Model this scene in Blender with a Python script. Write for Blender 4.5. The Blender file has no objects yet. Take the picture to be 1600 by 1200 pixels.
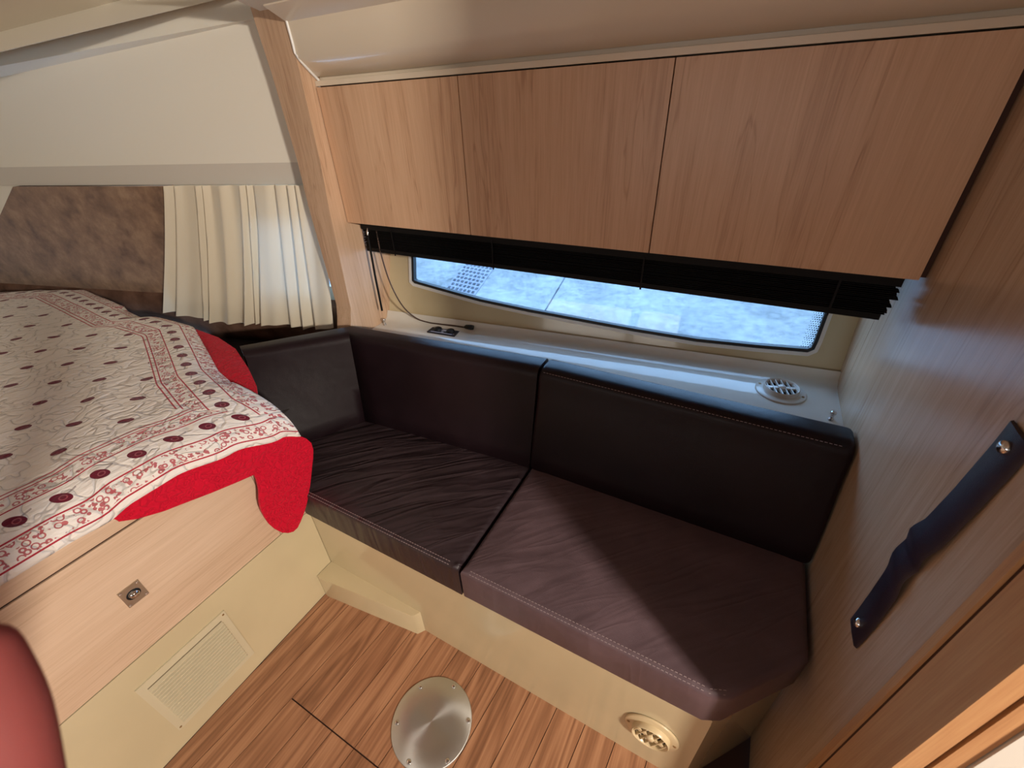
import bpy, bmesh, math, random
from math import sin, cos, pi, radians, exp, sqrt
from mathutils import Vector, Matrix
random.seed(7)
S = bpy.context.scene
COL = S.collection

# ------------------------------------------------------------------ camera
FPX = 665.0
YAW, PIT, ROL = radians(-29.5), radians(32.8), radians(-2.4)
CAM = Vector((0, 0, 1.3))
fw = Vector((sin(YAW)*cos(PIT), cos(YAW)*cos(PIT), -sin(PIT)))
r0 = Vector((cos(YAW), -sin(YAW), 0)); u0 = r0.cross(fw)
rt = cos(ROL)*r0 + sin(ROL)*u0
up = -sin(ROL)*r0 + cos(ROL)*u0
cd = bpy.data.cameras.new('camera'); cam = bpy.data.objects.new('camera', cd); COL.objects.link(cam)
cd.sensor_width = 36; cd.lens = FPX/1600*36; cd.clip_start = .01
m = Matrix((rt, up, -fw)).transposed().to_4x4(); m.translation = CAM
cam.matrix_world = m
cd.dof.use_dof = True; cd.dof.focus_distance = 1.3; cd.dof.aperture_fstop = 9.0
S.camera = cam
S.view_settings.view_transform = 'Standard'; S.view_settings.look = 'None'
S.view_settings.gamma = 1; S.view_settings.use_curve_mapping = False
S.view_settings.exposure = 0.0

def ray(px, py): return rt*((px-800)/FPX) - up*((py-600)/FPX) + fw
def onz(px, py, z):
    d = ray(px, py); return CAM + d*((z-CAM.z)/d.z)
def onp(px, py, p, n):
    d = ray(px, py); n = Vector(n); return CAM + d*((Vector(p)-CAM).dot(n)/d.dot(n))

# ------------------------------------------------------------------ world and lights
w = bpy.data.worlds.new('world'); S.world = w; w.use_nodes = True
bg = w.node_tree.nodes['Background']; bg.inputs[0].default_value = (.36, .62, 1, 1); bg.inputs[1].default_value = 6.4

def area(name, loc, target, sx, sy, power, col):
    l = bpy.data.lights.new(name, 'AREA'); l.shape = 'RECTANGLE'; l.size = sx; l.size_y = sy
    l.energy = power; l.color = col
    o = bpy.data.objects.new(name, l); COL.objects.link(o); o.location = loc
    o.rotation_euler = (Vector(target)-Vector(loc)).to_track_quat('-Z', 'Y').to_euler()
    return o
# daylight falling through the companionway beyond the doorway on the right
area('companionway_daylight', (1.75, -.54, 1.62), (-.4, .5, .4), .17, .17, 146, (1, .90, .78))
# added fill lamp behind the camera, standing in for soft cabin light
area('saloon_fill', (-.35, -1.9, 1.12), (-.45, 1.0, 1.25), 1.3, .5, 6.5, (1, .96, .91))

# ------------------------------------------------------------------ node helpers
class X:
    nt = None
    def __init__(s, sock): s.s = sock
    def _m(op, a, b=None, c=None):
        n = X.nt.nodes.new('ShaderNodeMath'); n.operation = op
        for i, v in enumerate((a, b, c)):
            if v is None: continue
            if isinstance(v, X): X.nt.links.new(v.s, n.inputs[i])
            else: n.inputs[i].default_value = v
        return X(n.outputs[0])
    def __add__(a, b): return X._m('ADD', a, b)
    __radd__ = __add__
    def __sub__(a, b): return X._m('SUBTRACT', a, b)
    def __rsub__(a, b): return X._m('SUBTRACT', b, a)
    def __mul__(a, b): return X._m('MULTIPLY', a, b)
    __rmul__ = __mul__
    def __truediv__(a, b): return X._m('DIVIDE', a, b)
    def lt(a, b): return X._m('LESS_THAN', a, b)
    def gt(a, b): return X._m('GREATER_THAN', a, b)
    def abs(a): return X._m('ABSOLUTE', a)
    def floor(a): return X._m('FLOOR', a)
    def frac(a): return X._m('FRACT', a)
    def sin(a): return X._m('SINE', a)
    def max(a, b): return X._m('MAXIMUM', a, b)
    def min(a, b): return X._m('MINIMUM', a, b)
    def sqrt(a): return X._m('SQRT', a)
def between(v, a, b): return v.gt(a)*v.lt(b)
def smooth(v, a, b):
    n = X.nt.nodes.new('ShaderNodeMapRange'); n.interpolation_type = 'SMOOTHSTEP'
    X.nt.links.new(v.s, n.inputs[0]); n.inputs[1].default_value = a; n.inputs[2].default_value = b
    return X(n.outputs[0])
def coords(kind='Object', uv=None):
    if uv:
        n = X.nt.nodes.new('ShaderNodeUVMap'); n.uv_map = uv; return n.outputs[0]
    n = X.nt.nodes.new('ShaderNodeTexCoord'); return n.outputs[kind]
def xyz(v):
    n = X.nt.nodes.new('ShaderNodeSeparateXYZ'); X.nt.links.new(v, n.inputs[0]); return [X(o) for o in n.outputs]
def comb(a, b, c):
    n = X.nt.nodes.new('ShaderNodeCombineXYZ')
    for i, v in enumerate((a, b, c)):
        if isinstance(v, X): X.nt.links.new(v.s, n.inputs[i])
        else: n.inputs[i].default_value = v
    return n.outputs[0]
def noise(vec, scale=5, detail=3, rough=.5, dist=0):
    n = X.nt.nodes.new('ShaderNodeTexNoise'); X.nt.links.new(vec, n.inputs['Vector'])
    n.inputs['Scale'].default_value = scale; n.inputs['Detail'].default_value = detail
    n.inputs['Roughness'].default_value = rough; n.inputs['Distortion'].default_value = dist
    return X(n.outputs[0])
def voro(vec, scale, feat='F1'):
    n = X.nt.nodes.new('ShaderNodeTexVoronoi'); X.nt.links.new(vec, n.inputs['Vector']); n.feature = feat
    n.inputs['Scale'].default_value = scale; return X(n.outputs[0])
def ramp(v, stops):
    n = X.nt.nodes.new('ShaderNodeValToRGB'); X.nt.links.new(v.s, n.inputs[0])
    e = n.color_ramp.elements
    while len(e) < len(stops): e.new(.5)
    for i, (p, c) in enumerate(stops): e[i].position = p; e[i].color = (*c, 1)
    return n.outputs[0]
def mix(f, a, b):
    n = X.nt.nodes.new('ShaderNodeMix'); n.data_type = 'RGBA'
    if isinstance(f, X): X.nt.links.new(f.s, n.inputs[0])
    else: n.inputs[0].default_value = f
    for i, v in ((6, a), (7, b)):
        if isinstance(v, tuple): n.inputs[i].default_value = (*v, 1)
        else: X.nt.links.new(v, n.inputs[i])
    return n.outputs[2]
def mat(name, col=(.5, .5, .5), rough=.5, metal=0, spec=.5, coat=0, **kw):
    M = bpy.data.materials.new(name); M.use_nodes = True; X.nt = M.node_tree
    b = M.node_tree.nodes['Principled BSDF']
    b.inputs['Base Color'].default_value = (*col, 1); b.inputs['Roughness'].default_value = rough
    b.inputs['Metallic'].default_value = metal; b.inputs['Specular IOR Level'].default_value = spec
    b.inputs['Coat Weight'].default_value = coat
    for k, v in kw.items(): b.inputs[k.replace('_', ' ')].default_value = v
    M['b'] = 1
    return M, b
def setc(b, sock): X.nt.links.new(sock, b.inputs['Base Color'])
def setr(b, v): X.nt.links.new(v.s, b.inputs['Roughness'])
def bump(b, h, strength=.3, dist=.005):
    n = X.nt.nodes.new('ShaderNodeBump'); X.nt.links.new(h.s, n.inputs['Height'])
    n.inputs['Strength'].default_value = strength; n.inputs['Distance'].default_value = dist
    X.nt.links.new(n.outputs[0], b.inputs['Normal'])
def srgb(r, g, b):
    f = lambda c: (c/255/12.92) if c < 10.3 else ((c/255+.055)/1.055)**2.4
    return (f(r), f(g), f(b))

def wood(name, axis, a, b_, c, rough=.42, cath=1.0, seed=0., fine=1.0, coat=.0):
    """veneer: long grain along axis; a light, b mid, c dark"""
    M, bs = mat(name, a, rough, coat=coat)
    p = xyz(coords()); ax = {'X': 0, 'Y': 1, 'Z': 2}[axis]
    st = [p[i]*(1. if i != ax else .085) + seed*(i+1) for i in range(3)]
    v = comb(*st)
    n1 = noise(v, 7, 4, .55, .4)
    rings = ((n1*26*cath).sin())*.5 + .5
    st2 = comb(*[p[i]*(1. if i != ax else .02) + seed for i in range(3)])
    streak = noise(st2, 90, 4, .65)
    pores = noise(comb(*[p[i]*(1. if i != ax else .03) for i in range(3)]), 420, 2, .6)
    broad = noise(v, 2.2, 2, .5)
    lines = 1. - smooth(((n1*19*cath).sin()).abs(), .0, .16)
    t = rings*.12 + streak*.46*fine + broad*.26 + (pores-.5)*.42*fine + .10 - lines*.13
    setc(bs, ramp(t, [(.22, c), (.5, b_), (.80, a)]))
    bump(bs, pores*.5+streak*.5, .10, .002)
    return M
PANEL = (srgb(220, 183, 150), srgb(204, 164, 131), srgb(162, 120, 90))
M_cab = wood('cabinet_veneer', 'Z', *PANEL, rough=.36, seed=1.3)
M_cab2 = wood('pillar_veneer', 'Z', srgb(216, 184, 156), srgb(198, 164, 134), srgb(158, 120, 94), seed=5.1)
M_bulk = wood('bulkhead_veneer', 'Z', srgb(204, 176, 150), srgb(184, 154, 126), srgb(148, 116, 92), rough=.26, seed=8.7, cath=.6)
M_drawer = wood('drawer_veneer', 'Y', srgb(222, 194, 168), srgb(208, 178, 150), srgb(176, 142, 114), seed=3.3)
M_jamb = wood('jamb_timber', 'Z', srgb(206, 160, 112), srgb(186, 136, 92), srgb(146, 98, 62), seed=2.2)
M_walnut = wood('walnut_panelling', 'Z', srgb(120, 88, 66), srgb(96, 68, 50), srgb(70, 46, 34), seed=6.6)
M_edge = mat('groove_brown', srgb(64, 34, 20), .7)[0]

def plank_mat():
    M, bs = mat('floor_plank_teak', (.4, .2, .1), .38)
    oi = X.nt.nodes.new('ShaderNodeObjectInfo'); rnd = X(oi.outputs['Random'])
    p = xyz(coords())
    o = rnd*17.
    v = comb(p[0]*1.+o, p[1]*.07+o, p[2])
    n1 = noise(v, 16, 3, .5, .3)
    rings = (n1*38).sin()*.5+.5
    st = noise(comb(p[0]+o, p[1]*.012, p[2]), 150, 3, .6)
    t = rings*.24 + st*.60 + rnd*.07 + .08
    setc(bs, ramp(t, [(.20, srgb(104, 68, 46)), (.5, srgb(156, 110, 80)), (.85, srgb(194, 146, 110))]))
    bump(bs, st, .12, .002)
    return M
M_plank = plank_mat()
M_gap = mat('plank_seam', srgb(58, 32, 20), .8)[0]

def gel(name, col, rough=.16, n=.04):
    M, b = mat(name, col, rough, coat=.3)
    k = noise(coords(), 3, 3, .5)
    c2 = tuple(max(0, x*(1-n*2.5)) for x in col)
    setc(b, mix(smooth(k, .35, .7), col, c2))
    bump(b, noise(coords(), 14, 2, .4), .03, .01)
    return M
M_gel = gel('cream_gelcoat', srgb(208, 192, 156))
M_gelw = gel('offwhite_gelcoat', srgb(224, 220, 210), .07, .02)
M_vinyl, _b = mat('headliner_vinyl', srgb(232, 226, 212), .55)
_p = xyz(coords()); bump(_b, noise(coords(), 700, 1, .5), .06, .001)
M_ceil = mat('ceiling_vinyl', srgb(206, 195, 178), .6)[0]
M_liner = gel('deck_liner_gelcoat', srgb(222, 208, 186), .28, .02)
M_fascia = mat('fascia_grey', srgb(206, 198, 186), .4)[0]

def leather(name, col, wr=0., sc=1., sp=.4):
    M, b = mat(name, col, .42, spec=sp)
    c = coords(); p = xyz(c)
    pores = voro(c, 900)
    big = noise(c, 9, 3, .55)
    # crease field, long folds across the seat
    q = comb((p[0]*.72+p[1]*.70)*2.0, (p[0]*-.70+p[1]*.72)*13., p[2]*2)
    fold = noise(q, 1.9*sc, 2, .45, .5)
    fold = (fold-.5).abs()*-3.0
    h = pores*.03 + big*.35 + fold*wr
    bump(b, h, .55, .010)
    setr(b, big*.22+.30)
    setc(b, mix(smooth(big, .35, .75), col, tuple(x*1.35 for x in col)))
    return M
LC = srgb(60, 47, 49)
M_seatL = leather('seat_leather_creased', srgb(48, 37, 41), 1.15)  # base kept darker for the shade over this cushion
M_seatR = leather('seat_leather_lit', srgb(88, 71, 76), .34)  # same upholstery, base raised to carry the light falling on this seat
M_back = leather('back_leather_shaded', srgb(26, 15, 19), .03, sp=.24)  # same upholstery, backrest shade put into a near black base
M_strap = leather('strap_leather', srgb(40, 30, 40), .10)
M_stitch = mat('stitch_thread', srgb(150, 132, 132), .7)[0]

def suede():
    M, b = mat('brown_suede', (.2, .15, .1), .95, spec=.1, Sheen_Weight=.4, Sheen_Roughness=.5)
    n1 = noise(coords(), 13, 4, .6, .2); n2 = noise(coords(), 40, 3, .6)
    setc(b, ramp(n1*.75+n2*.25, [(.32, srgb(94, 66, 46)), (.52, srgb(132, 100, 74)), (.70, srgb(162, 130, 100))]))
    bump(b, noise(coords(), 300, 2, .5), .1, .002); return M
M_suede = suede()
M_suede2, _b = mat('brown_suede_lower', srgb(110, 82, 66), .95, spec=.1)
setc(_b, ramp(noise(coords(), 12, 3, .6), [(.3, srgb(86, 62, 50)), (.7, srgb(124, 94, 78))]))
M_pocketshade = mat('pocket_shade', srgb(34, 26, 24), .9)[0]

def curtain_mat():
    M, b = mat('curtain_satin', srgb(226, 214, 190), .45, Sheen_Weight=.3)
    nt = X.nt
    tr = nt.nodes.new('ShaderNodeBsdfTranslucent'); tr.inputs[0].default_value = (*srgb(235, 226, 206), 1)
    mx = nt.nodes.new('ShaderNodeMixShader'); mx.inputs[0].default_value = .16
    nt.links.new(b.outputs[0], mx.inputs[1]); nt.links.new(tr.outputs[0], mx.inputs[2])
    nt.links.new(mx.outputs[0], nt.nodes['Material Output'].inputs[0])
    p = xyz(coords()); bump(b, noise(coords(), 260, 2, .5), .08, .001)
    return M
M_curt = curtain_mat()

M_steel, _b = mat('brushed_steel', srgb(206, 207, 205), .34, 1)
_p = xyz(coords('Generated')); _dx = (_p[0]-.5); _dy = (_p[1]-.5)
_r = (_dx*_dx+_dy*_dy).sqrt()
_br = noise(comb(_r*60, 0., 0.), 6, 3, .6)
setr(_b, _br*.25+.30); bump(_b, _br, .06, .002)
_b.inputs['Anisotropic'].default_value = .75
_tg = X.nt.nodes.new('ShaderNodeTangent'); _tg.direction_type = 'RADIAL'; _tg.axis = 'Z'
X.nt.links.new(_tg.outputs[0], _b.inputs['Tangent'])
M_chrome = mat('chrome', srgb(214, 214, 214), .12, 1)[0]
M_nickel = mat('satin_nickel', srgb(188, 178, 162), .32, 1)[0]
M_blind = mat('blind_black', srgb(5, 5, 6), .6, spec=.25)[0]
M_cordb = mat('cord_brown', srgb(74, 52, 40), .6)[0]
M_white = mat('white_plastic', srgb(228, 226, 222), .3)[0]
M_black = mat('black_rubber', srgb(10, 12, 16), .5)[0]
M_sock = mat('socket_navy', srgb(24, 26, 44), .35)[0]
M_print = mat('socket_print', srgb(190, 196, 214), .5)[0]
M_ventc = gel('vent_cream', srgb(214, 192, 152), .3, .02)
M_ventw = gel('vent_white', srgb(216, 212, 204), .3, .02)
M_ventshade = mat('vent_shade', srgb(30, 18, 12), .9)[0]
M_gril = gel('grille_cream', srgb(208, 196, 166), .25, .02)
M_grshade = mat('grille_shadow', srgb(120, 106, 84), .6)[0]
M_screw = mat('screw_brown', srgb(150, 116, 74), .4, .3)[0]

def glass():
    M = bpy.data.materials.new('window_glass'); M.use_nodes = True; nt = M.node_tree; X.nt = nt
    nt.nodes.remove(nt.nodes['Principled BSDF'])
    t = nt.nodes.new('ShaderNodeBsdfTransparent'); t.inputs[0].default_value = (.93, .97, 1, 1)
    g = nt.nodes.new('ShaderNodeBsdfGlossy'); g.inputs['Roughness'].default_value = .03
    d = nt.nodes.new('ShaderNodeBsdfTranslucent'); d.inputs[0].default_value = (.5, .55, .6, 1)
    lw = nt.nodes.new('ShaderNodeLayerWeight'); lw.inputs[0].default_value = .5; fc = X(lw.outputs['Facing']); fr = fc*fc*fc*fc*.5 + .03
    m1 = nt.nodes.new('ShaderNodeMixShader'); nt.links.new(fr.s, m1.inputs[0])
    nt.links.new(t.outputs[0], m1.inputs[1]); nt.links.new(g.outputs[0], m1.inputs[2])
    k = noise(coords(), 60, 5, .7); k2 = noise(coords(), 7, 3, .6); p = xyz(coords())
    low = smooth(.86-p[2]+p[0]*.02, .02, .14)
    f = smooth(k*.6+k2*.4, .44, .60)*.08 + low*.04 + .01
    m2 = nt.nodes.new('ShaderNodeMixShader'); nt.links.new(f.s, m2.inputs[0])
    nt.links.new(m1.outputs[0], m2.inputs[1]); nt.links.new(d.outputs[0], m2.inputs[2])
    nt.links.new(m2.outputs[0], nt.nodes['Material Output'].inputs[0]); return M
M_glass = glass()
def concrete():
    M, b = mat('quay_concrete', (.5, .5, .5), .9)
    n1 = noise(coords(), .9, 5, .65); n2 = noise(coords(), 9, 6, .8)
    setc(b, ramp(n1*.45+n2*.55, [(.36, srgb(64, 66, 66)), (.5, srgb(108, 108, 106)), (.62, srgb(134, 134, 131))]))
    return M
M_conc = concrete()

def quilt_mat():
    M, b = mat('quilt_print', srgb(236, 228, 220), .85, spec=.15, Sheen_Weight=.2)
    white = srgb(238, 230, 222); red = srgb(176, 46, 62); wine = srgb(104, 22, 42); pink = srgb(206, 120, 128)
    # vermicelli quilting, seen as a thin grey stitch line
    mp = coords(uv='metric')
    nz = noise(mp, 24, 1.2, .4, .8)
    line = 1.0 - smooth((nz-.5).abs(), .004, .022)
    col = mix(line*.5, white, srgb(150, 140, 134))
    def motif(cu, cdd, sx, sy):
        du = cu + cdd*.25*cdd*40
        e = (cu/sx)*(cu/sx) + ((cdd+cu*.35)/sy)*((cdd+cu*.35)/sy)
        tail = between(cu, sx*.6, sx*1.9)*((cdd-cu*.32).abs()).lt(sy*.16)
        body = e.lt(1.)
        e2 = ((cu-sx*.15)/sx)*((cu-sx*.15)/sx) + ((cdd+sy*.1)/sy)*((cdd+sy*.1)/sy)
        core = between(e2, .10, .22)
        return body, core, tail
    def border(u, d, c):
        for pos in (.016, .056, .112, .150, .160):
            c = mix(((d-pos).abs()).lt(.0016), c, red)
        for a, z in ((.020, .052), (.116, .146)):
            vv = comb(u*1., d*1., 0.)
            vo = voro(vv, 78); vn = noise(vv, 85, 2, .6)
            fl = between(d, a, z)*(between(vo, .30, .46).max(vn.lt(.40)))
            c = mix(fl*.85, c, red)
        cu = ((u/.062).frac()-.5)*.062
        bo, co, ta = motif(cu, d-.084, .0135, .0120)
        c = mix(ta*.6, c, srgb(110, 90, 92)); c = mix(bo, c, wine); c = mix(co*.35, c, pink)
        return c
    uvn = xyz(coords(uv='near')); uvf = xyz(coords(uv='far'))
    u, d = uvn[0], uvn[1]; uf, df = uvf[0], uvf[1]
    # field motifs
    row = (d/.085).floor(); odd = (row*.5).frac()
    cu = ((u/.115 + odd).frac()-.5)*.115; cdd = ((d/.085).frac()-.5)*.085
    bo, co, ta = motif(cu, cdd, .0125, .0105)
    field = mix(ta*.5, col, srgb(110, 90, 92)); field = mix(bo, field, wine); field = mix(co*.25, field, srgb(160, 70, 84))
    near = border(u, d, col); far = border(uf, df, col)
    c = mix(d.lt(.163), field, near)
    c = mix(df.lt(.163)*(df-d+.02).lt(0.), c, far)
    setc(b, c)
    puff = smooth((nz-.5).abs(), .0, .07)
    rip = noise(comb(mp_s(mp)[0]*9, mp_s(mp)[1]*34, 0.), 2.2, 3, .6)
    bump(b, puff*.42 + rip*1.1, .7, .007)
    return M
def mp_s(s): return xyz(s)
M_quilt = quilt_mat()
M_red, _b = mat('quilt_red', srgb(196, 6, 40), .8, spec=.2, Sheen_Weight=.08)
_nz = noise(coords(), 62, 1.5, .4, .9)
bump(_b, smooth((_nz-.5).abs(), 0., .16), .45, .005)
setc(_b, mix(1.-smooth((_nz-.5).abs(), .0, .025), srgb(200, 4, 42), srgb(170, 0, 32)))

# ------------------------------------------------------------------ mesh helpers
def link(name, bm, m, parent=None, smooth_=False, bevel=0, seg=2):
    if bevel:
        es = [e for e in bm.edges if len(e.link_faces) == 2 and e.calc_face_angle(0) > .5]
        bmesh.ops.bevel(bm, geom=es, offset=bevel, segments=seg, affect='EDGES', profile=.5, clamp_overlap=True)
    bmesh.ops.recalc_face_normals(bm, faces=bm.faces)
    me = bpy.data.meshes.new(name); bm.to_mesh(me); bm.free()
    if smooth_ or bevel:
        for p in me.polygons: p.use_smooth = True
        me.set_sharp_from_angle(angle=radians(50 if bevel else 70))
    if m: me.materials.append(m)
    o = bpy.data.objects.new(name, me); COL.objects.link(o)
    if parent: par(o, parent)
    return o
def par(o, p):
    o.parent = p
    # meshes are modelled in world coordinates; only the root empties carry an offset
    o.matrix_parent_inverse = p.matrix_basis.inverted() if p.parent is None else Matrix.Identity(4)
def tag(o, label, cat, group=None):
    o['label'] = label; o['category'] = cat
    if group: o['group'] = group
    return o
def struct(o, label=None, cat=None):
    o['kind'] = 'structure'
    if label: o['label'] = label
    if cat: o['category'] = cat
    return o
def thing(name, loc, label, cat, group=None):
    o = bpy.data.objects.new(name, None); COL.objects.link(o); o.location = loc; o.empty_display_size = .05
    o.matrix_basis = Matrix.Translation(loc)
    return tag(o, label, cat, group)
def B(): return bmesh.new()
def box(bm, x0, x1, y0, y1, z0, z1):
    vs = [bm.verts.new((x, y, z)) for x in (x0, x1) for y in (y0, y1) for z in (z0, z1)]
    for f in ((0, 1, 3, 2), (4, 6, 7, 5), (0, 4, 5, 1), (2, 3, 7, 6), (0, 2, 6, 4), (1, 5, 7, 3)):
        bm.faces.new([vs[i] for i in f])
    return bm
def loft(bm, loops, caps=True, closed=True):
    R = [[bm.verts.new(p) for p in l] for l in loops]; n = len(R[0])
    for a, b in zip(R, R[1:]):
        for i in range(n if closed else n-1):
            j = (i+1) % n; bm.faces.new((a[i], a[j], b[j], b[i]))
    if caps and closed:
        bm.faces.new(R[0][::-1]); bm.faces.new(R[-1])
    return R
def prism(bm, poly, z0, z1):
    loft(bm, [[(x, y, z0) for x, y in poly], [(x, y, z1) for x, y in poly]]); return bm
def extr(bm, pts, vec):
    v = Vector(vec); loft(bm, [[Vector(p) for p in pts], [Vector(p)+v for p in pts]]); return bm
def tube(bm, pts, r, n=8):
    pts = [Vector(p) for p in pts]; L = []
    up_ = Vector((0, 0, 1))
    for i, p in enumerate(pts):
        t = (pts[min(i+1, len(pts)-1)]-pts[max(i-1, 0)]).normalized()
        a = t.cross(up_ if abs(t.z) < .95 else Vector((1, 0, 0))).normalized(); b = t.cross(a)
        rr = r[i] if isinstance(r, (list, tuple)) else r
        L.append([p + a*rr*cos(2*pi*k/n) + b*rr*sin(2*pi*k/n) for k in range(n)])
    loft(bm, L); return bm
def frame(c, n, upv):
    """matrix with local z = n, local y ~ upv, origin c"""
    n = Vector(n).normalized(); x = Vector(upv).cross(n).normalized(); y = n.cross(x)
    M = Matrix((x, y, n)).transposed().to_4x4(); M.translation = Vector(c); return M
def lathe(bm, prof, M=Matrix.Identity(4), n=32, caps=True):
    loops = [[M @ Vector((r*cos(2*pi*k/n), r*sin(2*pi*k/n), z)) for k in range(n)] for r, z in prof]
    loft(bm, loops, caps); return bm
def lbox(bm, M, x0, x1, y0, y1, z0, z1):
    k = len(bm.verts); box(bm, x0, x1, y0, y1, z0, z1); bm.verts.ensure_lookup_table()
    for v in bm.verts[k:]: v.co = M @ v.co
    return bm
def smoothpts(pts, n=8):
    P = [Vector(p) for p in pts]; out = []
    for i in range(len(P)-1):
        a, b, c, d = P[max(i-1, 0)], P[i], P[i+1], P[min(i+2, len(P)-1)]
        for k in range(n):
            t = k/n
            out.append(.5*((2*b)+(c-a)*t+(2*a-5*b+4*c-d)*t*t+(3*b-a-3*c+d)*t**3))
    return out+[P[-1]]
def interp(x, tab):
    if x <= tab[0][0]: return tab[0][1]
    for (a, va), (b, vb) in zip(tab, tab[1:]):
        if x <= b: return va+(vb-va)*(x-a)/(b-a)
    return tab[-1][1]

# ------------------------------------------------------------------ the setting
XB = .28            # face of the right bulkhead
XF = -.95           # face of the bed base
YP = .447           # face of the bench plinth
def ywall(x, z): return 1.16 + .12*x + .3*(z-.68)
def yW(x): return .948 + .268*(x+1.263)     # line of the forward hull side

# floor: sub-floor, planks as children
fl = struct(link('floor', box(B(), -.96, 2.2, -2.0, YP+.25, -.03, -.0035), M_gap),
            'brown wooden strip floor in front of the bench', 'floor')
PA = radians(4.5); PW = .0762
pd = Vector((sin(PA), cos(PA), 0)); pn = Vector((cos(PA), -sin(PA), 0))
SEAM_Y = .141; SX0, SX1 = -.817, -.30
def clip_poly(poly, a, b, c):      # keep a*x+b*y<=c
    out = []
    for i in range(len(poly)):
        p, q = poly[i], poly[(i+1) % len(poly)]
        dp, dq = a*p[0]+b*p[1]-c, a*q[0]+b*q[1]-c
        if dp <= 0: out.append(p)
        if dp*dq < 0:
            t = dp/(dp-dq); out.append((p[0]+(q[0]-p[0])*t, p[1]+(q[1]-p[1])*t))
    return out
for k in range(-16, 22):
    c0 = -.271 + k*PW
    base = pn*c0
    def strip(t0, t1):
        g = .0009
        poly = [(base+pn*g+pd*t0), (base+pn*(PW-g)+pd*t0), (base+pn*(PW-g)+pd*t1), (base+pn*g+pd*t1)]
        poly = [(v.x, v.y) for v in poly]
        poly = clip_poly(poly, 0, 1, YP+.02); poly = clip_poly(poly, -1, 0, .948); return poly
    def add(poly):
        if len(poly) >= 3: link('plank', prism(B(), poly, -.003, 0), M_plank, fl)
    mid = base + pn*(PW/2) + pd*.141
    if SX0-.01 < mid.x < SX1+.3:
        p = strip(-2, 1); add(clip_poly(p, 0, 1, SEAM_Y-.0016)); add(clip_poly(strip(-2, 1), 0, -1, -SEAM_Y-.0016))
    else: add(strip(-2, 1))

# hull side with window opening
WINPX = [(640, 396), (641, 440), (647, 446), (700, 461), (750, 475), (825, 491), (900, 505), (990, 522), (1087, 538), (1180, 548), (1262, 555), (1277, 549), (1284, 535), (1303, 484)]
wn = (-.12, 1, -.3); wp = (0, 1.16, .68)
win = [onp(*p, wp, wn) for p in WINPX]
win = [(v.x, v.z) for v in win]
win += [(.232, .94), (.20, .975), (-.2, .99), (-.7, .985), (-.97, .97), (-1.003, .945)]
def inset(poly, d):
    n = len(poly); out = []
    A = sum(poly[i][0]*poly[(i+1) % n][1]-poly[(i+1) % n][0]*poly[i][1] for i in range(n))
    s = 1 if A > 0 else -1
    for i in range(n):
        p0, p1, p2 = Vector(poly[i-1]), Vector(poly[i]), Vector(poly[(i+1) % n])
        n1 = Vector((-(p1-p0).y, (p1-p0).x)).normalized()*s; n2 = Vector((-(p2-p1).y, (p2-p1).x)).normalized()*s
        b = (n1+n2).normalized(); out.append(tuple(p1+b*d/max(.4, b.dot(n1))))
    return out
def plate_with_hole(outer, inner, f, thick, tv):
    bm = B()
    def loopv(poly): return [bm.verts.new(f(*p)) for p in poly]
    o_, i_ = loopv(outer), loopv(inner)
    es = [bm.edges.new((l[k], l[(k+1) % len(l)])) for l in (o_, i_) for k in range(len(l))]
    bmesh.ops.triangle_fill(bm, use_beauty=True, use_dissolve=False, edges=es)
    r = bmesh.ops.extrude_face_region(bm, geom=bm.faces[:])
    for v in [g for g in r['geom'] if isinstance(g, bmesh.types.BMVert)]: v.co += Vector(tv)*thick
    return bm
fwall = lambda x, z: (x, ywall(x, z), z)
hole = inset(win, .010)
struct(link('wall_back', plate_with_hole([(-1.2, .60), (.30, .60), (.30, 1.5), (-1.2, 1.5)], hole, fwall, .02, (0, 1, 0)), M_gel),
       'cream moulded hull side around the long window', 'wall')
struct(link('wall_lower', prism(B(), [(-1.25, 1.0), (.30, 1.172), (.30, 1.19), (-1.25, 1.03)], 0, .605), M_gel), 'hull side hidden behind the bench', 'wall')
w1 = struct(bpy.data.objects.new('window_1', None), 'long low window in a white frame with black seal', 'window'); COL.objects.link(w1)
def ring(outer, inner, y0, y1):
    bm = B()
    n = len(outer)
    L = [[Vector(fwall(*p))+Vector((0, y, 0)) for p in poly] for poly, y in ((outer, y1), (outer, y0), (inner, y0), (inner, y1))]
    R = [[bm.verts.new(p) for p in l] for l in L]
    for a in range(4):
        b = (a+1) % 4
        for i in range(n): j = (i+1) % n; bm.faces.new((R[a][i], R[a][j], R[b][j], R[b][i]))
    return bm
link('frame', ring(win, inset(win, .0085), -.006, .010), M_white, w1, bevel=.001)
link('seal', ring(inset(win, .0085), inset(win, .0165), -.003, .012), M_black, w1)
gl = inset(win, .012); bm = B(); extr(bm, [Vector(fwall(*p))+Vector((0, .008, 0)) for p in gl], (0, .004, 0))
link('pane', bm, M_glass, w1)
# dotted black frit along the right end of the glass, real little dots
bm = B()
for i in range(5):
    for k in range(42):
        z = .758+k*.0052; x = .2015 - i*.0052 + (z-.75)*.055 + (.0026 if k % 2 else 0)
        if z > .93: continue
        c = Vector(fwall(x, z))+Vector((0, .0072, 0)); rr = .0019-.00022*i
        bm.faces.new([bm.verts.new(c+Vector((rr*cos(a), 0, rr*sin(a)))) for a in (0, pi/3, 2*pi/3, pi, 4*pi/3, 5*pi/3)])
fr = link('frit_dots', bm, M_black, w1); fr['kind'] = 'stuff'

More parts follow.
